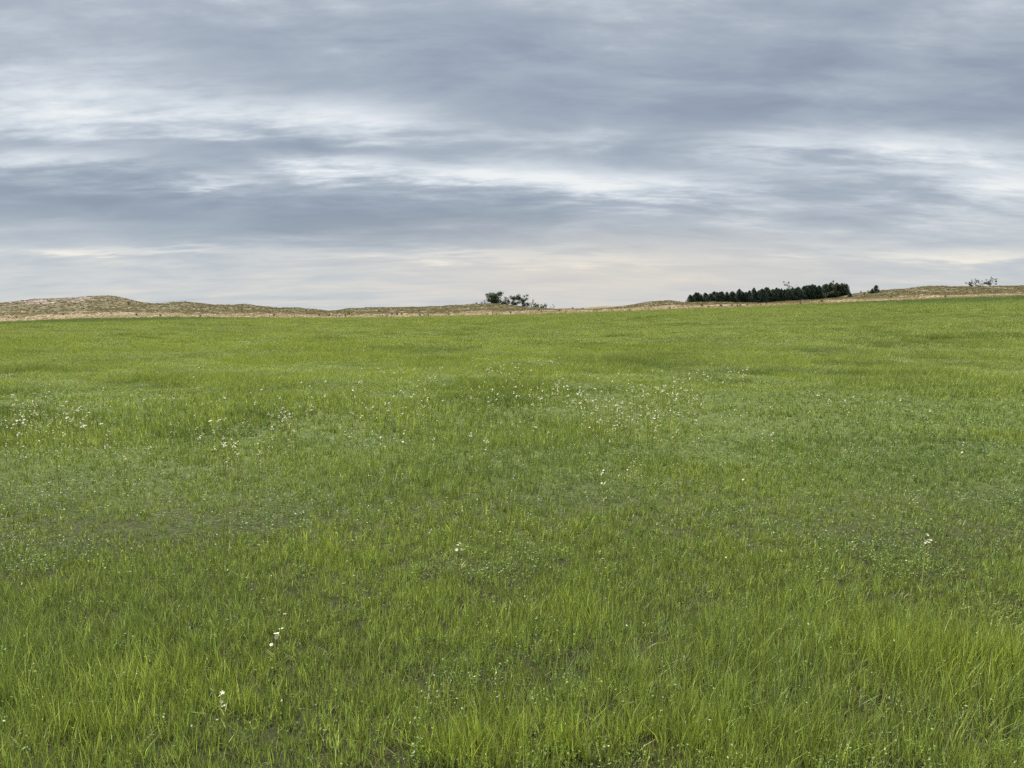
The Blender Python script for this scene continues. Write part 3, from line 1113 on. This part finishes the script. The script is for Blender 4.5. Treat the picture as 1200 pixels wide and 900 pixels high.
for px, h in ((640.5, 3.8), (646.5, 3.1)):
    plant('bare_tree', broadleaf_meshes(340 + int(px), h, 2.0, 'shrub_leaves', 8, 12, .3, .22, .4, .4), px_x(px, 312), 312,
          'spindly small tree standing clear past the thicket', 'tree', 'spindly trees past the thicket')
for px, h in ((556.5, 1.8), (561, 1.2), (564.5, 1.7), (568.5, 2.3)):
    plant('bare_tree', broadleaf_meshes(350 + int(px), h, 1.7, 'shrub_leaves', 8, 14, .28, .2, .3, .3), px_x(px, 304), 304,
          'stunted small tree on top of the middle hill crest', 'tree', 'stunted trees on the middle crest')
# three open trees on the high right-hand crest
for px, h, sp, sd_, lab in ((1140, 3.7, 3.8, 361, 'smallest open tree, low and spreading, on the highest grassy crest'),
                            (1148.5, 3.2, 3.0, 362, 'middle one of three open trees on the highest grassy crest'),
                            (1158, 5.4, 4.8, 363, 'tallest of three open trees on the highest grassy crest')):
    plant('open_tree', broadleaf_meshes(sd_, h, sp, 'cottonwood_leaves', 24, 30, .55, .32, .25, .15), px_x(px, 302), 302, lab, 'tree')


# ------------------------------------------------------------------ yucca tufts on the hills
def yucca(seed):
    r = random.Random(seed)
    b = MB()
    for i in range(34):
        el = r.uniform(.05, 1.2)
        b.blade((r.gauss(0, .04), r.gauss(0, .04), 0), r.uniform(.45, .8), .05, r.uniform(0, 6.283), el, .15, None, 2)
    return b.mesh('soapweed', ['yucca_leaves'])


ym = [yucca(i) for i in range(3)]
rng = np.random.default_rng(9)
spots = [(87, 291), (184, 300), (203, 301), (217, 299), (265, 300), (268, 301), (276, 262), (315, 240), (404, 230), (454, 225),
         (459, 226), (465, 226), (470, 228), (492, 214), (497, 213), (502, 212), (526, 215), (635, 222), (656, 230), (700, 210),
         (738, 214), (785, 212), (823, 226), (831, 215), (845, 225), (846, 218), (858, 222), (876, 220), (892, 216), (951, 238),
         (963, 232), (1037, 270), (1187, 262)]
for _ in range(70):
    spots.append((rng.uniform(0, 1200), rng.uniform(205, 299)))
for i, (px, Y) in enumerate(spots):
    X = px_x(px, Y)
    s = rng.uniform(.8, 1.6)
    o = link('soapweed', ym[i % 3], None, (X, Y, float(ground_z(X, Y)) - .03), rng.uniform(0, 6.28), s)
    if Y > 288:
        tag(o, 'small dark soapweed tuft poking up along the sand hill crests', 'plant', 'soapweed tufts on the crests')
    elif Y > 250:
        tag(o, 'small dark soapweed tuft on the olive slopes of the sand hills', 'plant', 'soapweed tufts on the slopes')
    else:
        tag(o, 'small dark soapweed tuft in the pale straw strip below the hills', 'plant', 'soapweed tufts in the straw strip')


# ------------------------------------------------------------------ fence posts at the field edge
def post_mesh(seed):
    r = random.Random(seed)
    b = MB()
    pts = [(0, 0, -.3), (.01, 0, .3), (.0, .01, .8), (.02, .0, 1.15), (.02, .0, 1.19)]
    b.tube(pts, [.085, .08, .075, .07, .04], 9)
    for z in (.35, .65, .95):
        b.tube([(.07, -.03, z), (.11, -.03, z + .01)], [.012, .01], 4)
    return b.mesh('fence_post', ['weathered_wood'])


pm = [post_mesh(1), post_mesh(2)]
for i, px in enumerate((297, 315.5, 344.5, 393.5, 397, 404.5, 448, 500, 577, 663, 717, 761)):
    Y = float(edge_y(np.array([px_x(px, 200)]))[0]) + (8, 5, 6, 10, 12, 6)[i % 6]
    X = px_x(px, Y)
    o = link('fence_post', pm[i % 2], None, (X, Y, float(ground_z(X, Y))), i * 1.3, (1, 1, (.8, .65, .9)[i % 3]))
    o.rotation_euler = (rng.normal(0, .05), rng.normal(0, .05), i * 1.3)
    tag(o, 'weathered grey fence post where the green field meets dry grass', 'fence post', 'fence posts along the field edge')


# ------------------------------------------------------------------ wildflowers
def flower_parts(seed, h, heads, big=1.0):
    r = random.Random(seed)
    st, hd = MB(), MB()
    lean, az = r.uniform(.02, .12), r.uniform(0, 6.283)
    pts = [(lean * h * t * t * math.cos(az), lean * h * t * t * math.sin(az), h * t) for t in (0, .3, .6, .85, 1)]
    st.tube(pts, [.004, .0036, .003, .0026, .002], 5)
    for i in range(6):
        t = r.uniform(.1, .75)
        st.blade((lean * h * t * t * math.cos(az), lean * h * t * t * math.sin(az), h * t), r.uniform(.02, .045), .0035,
                 r.uniform(0, 6.283), .8, .3)
    for k in range(heads):
        a = r.uniform(0, 6.283)
        t = 1.0 if k == 0 else (r.uniform(.9, .99) if r.random() < .75 else r.uniform(.6, .9))
        q = 0 if k == 0 else r.uniform(.006, .022)
        base = Vector((lean * h * t * t * math.cos(az), lean * h * t * t * math.sin(az), h * t))
        c = base + Vector((q * math.cos(a), q * math.sin(a), .02 + .02 * r.random()))
        if k:
            st.tube([base, c], [.0015, .001], 4)
        n = Vector((r.gauss(0, .5), r.gauss(-.3, .5), 1)).normalized()
        t1 = n.orthogonal().normalized()
        t2 = n.cross(t1)
        m = 5
        rad = r.uniform(.006, .009) * big
        hd.mat = 0
        for j in range(m):
            an = 6.283 * j / m
            d = t1 * math.cos(an) + t2 * math.sin(an)
            e = n.cross(d)
            hd.add([c, c + d * rad * .6 + e * rad * .42 + n * rad * .2, c + d * rad + n * rad * .12,
                    c + d * rad * .6 - e * rad * .42 + n * rad * .2], [(0, 1, 2, 3)])
        hd.mat = 1
        hd.add([c + n * .002 + (t1 * math.cos(1.57 * j) + t2 * math.sin(1.57 * j)) * rad * .24 for j in range(4)], [(0, 1, 2, 3)])
    return st, hd


def flower_meshes(seed, h, heads, big=1.0):
    st, hd = flower_parts(seed, h, heads, big)
    return st.mesh('stem', ['flower_stem']), hd.mesh('flower_head', ['petal_white', 'petal_cream'])


def flower_joined(seed, h, heads, big):
    st, hd = flower_parts(seed, h, heads, big)
    b = MB()
    b.add(st.v, st.f)
    o = len(b.v)
    b.v += hd.v
    b.f += [tuple(i + o for i in f) for f in hd.f]
    b.mi += [m_ + 1 for m_ in hd.mi]
    return b.mesh('wildflower', ['flower_stem', 'petal_white', 'petal_cream'])


def top_px(px, py, h):
    """foot of a stalk of height h whose flower head shows at that pixel"""
    X, Y = at_px(px, py, h)
    for _ in range(3):
        X, Y = at_px(px, py, float(ground_z(X, Y)) + h)
    return X, Y


X, Y = top_px(265, 815, .21)
plant('wildflower', flower_meshes(401, .20, 4, 1.25), X, Y, 'single white five-petalled wildflower cluster standing alone in fine upright grass', 'flower',
      None, 1.2, 1.0, 0, ('stem', 'flower_head'))
X, Y = top_px(318, 748, .2)
plant('wildflower', flower_meshes(402, .19, 5, 1.25), X, Y, 'white wildflower with several small separate heads on a bent branching stem', 'flower',
      None, 0, 1.0, 0, ('stem', 'flower_head'))

fp = [flower_meshes(410 + i, .30, 4 + i % 4, 1.2) for i in range(6)]
fj = [flower_joined(430 + i, .32, 3 + i % 4, 1.35) for i in range(6)]
rng = np.random.default_rng(12)
FL = [(1092, 482), (1173, 514), (1083, 631), (736, 548), (707, 553), (785, 482), (794, 487), (795, 505), (148, 523), (176, 523), (145, 538), (67, 534),
      (30, 524), (6, 520), (5, 498), (18, 470), (64, 482), (120, 457), (131, 478), (228, 483), (199, 498), (346, 505), (334, 480), (277, 519), (275, 523),
      (472, 507), (508, 513), (572, 516), (458, 480), (500, 468), (960, 465), (949, 485), (995, 480), (888, 479), (902, 479), (895, 505), (859, 436), (872, 440),
      (1122, 445), (905, 507), (740, 540), (330, 716), (540, 640), (870, 560)]
clus = [(25, 478, 28, 14, 26), (22, 490, 30, 10, 26), (85, 488, 22, 10, 22), (50, 500, 60, 20, 14), (255, 508, 25, 20, 16), (280, 520, 30, 16, 14),
        (330, 490, 26, 18, 26), (390, 475, 60, 16, 14), (450, 478, 40, 10, 16), (600, 455, 70, 18, 50), (670, 455, 40, 14, 34), (710, 480, 30, 14, 44),
        (745, 462, 40, 12, 36), (760, 490, 30, 14, 26), (800, 455, 35, 14, 26), (865, 440, 12, 8, 14), (820, 440, 40, 12, 18), (550, 470, 120, 25, 30),
        (560, 435, 120, 14, 34), (420, 440, 120, 20, 26), (250, 470, 150, 25, 18), (300, 400, 40, 6, 14), (340, 402, 40, 8, 12), (420, 398, 60, 10, 16),
        (530, 400, 60, 10, 12), (660, 425, 120, 12, 26), (960, 470, 120, 25, 12), (150, 480, 100, 30, 14), (640, 490, 120, 20, 18)]
for cx, cy, rx, ry, n in clus:
    for _ in range(int(n * .85)):
        FL.append((cx + rng.normal(0, rx * .7), cy + rng.normal(0, ry * .7)))
FL = [(a, max(b, 388)) for a, b in FL if -60 < a < 1260]
FL.sort(key=lambda q: -q[1])
rest = MB()
for i, (px, py) in enumerate(FL):
    s = rng.uniform(.75, 1.15)
    if 540 < px < 890 and py < 512:
        LBL, GRP = 'small creamy wildflower in the widest drift of flowers across the meadow', 'wildflowers of the widest drift'
    elif px < 115 and py > 455 and py < 515:
        LBL, GRP = 'white wildflower crowded in the dense small drift beside dull grey-green turf', 'wildflowers of the dense small drift'
    elif 225 < px < 385 and py > 462:
        LBL, GRP = 'yellowish wildflower in the loose drift between the dense small drift and the widest one', 'wildflowers of the loose drift'
    else:
        LBL, GRP = 'white wildflower on a yellow-green stalk standing apart from the flower drifts', 'wildflowers standing apart'
    X, Y = top_px(px, py, .30 * s)
    if i < 60:
        plant('wildflower', fp[i % 6], X, Y, LBL, 'flower', GRP, rng.uniform(0, 6.28), s, .02, ('stem', 'flower_head'))
    elif i < 300:
        o = link('wildflower', fj[i % 6], None, (X, Y, float(ground_z(X, Y)) - .02), rng.uniform(0, 6.28), s)
        tag(o, LBL, 'flower', GRP)
    else:
        st, hd = flower_parts(900 + i % 20, .32 * s, 3, 1.5)
        g = Vector((X, Y, float(ground_z(X, Y)) - .02))
        for part, base in ((st, 0), (hd, 1)):
            o_ = len(rest.v)
            rest.v += [tuple(Vector(p) + g) for p in part.v]
            rest.f += [tuple(j + o_ for j in f) for f in part.f]
            rest.mi += [m_ + base for m_ in (part.mi if base else [0] * len(part.f))]
tag(link('far_wildflowers', rest.mesh('far_wildflowers', ['flower_stem', 'petal_white', 'petal_cream'])),
    'distant pale specks of wildflowers farther across the meadow', 'flowers', None, 'stuff')
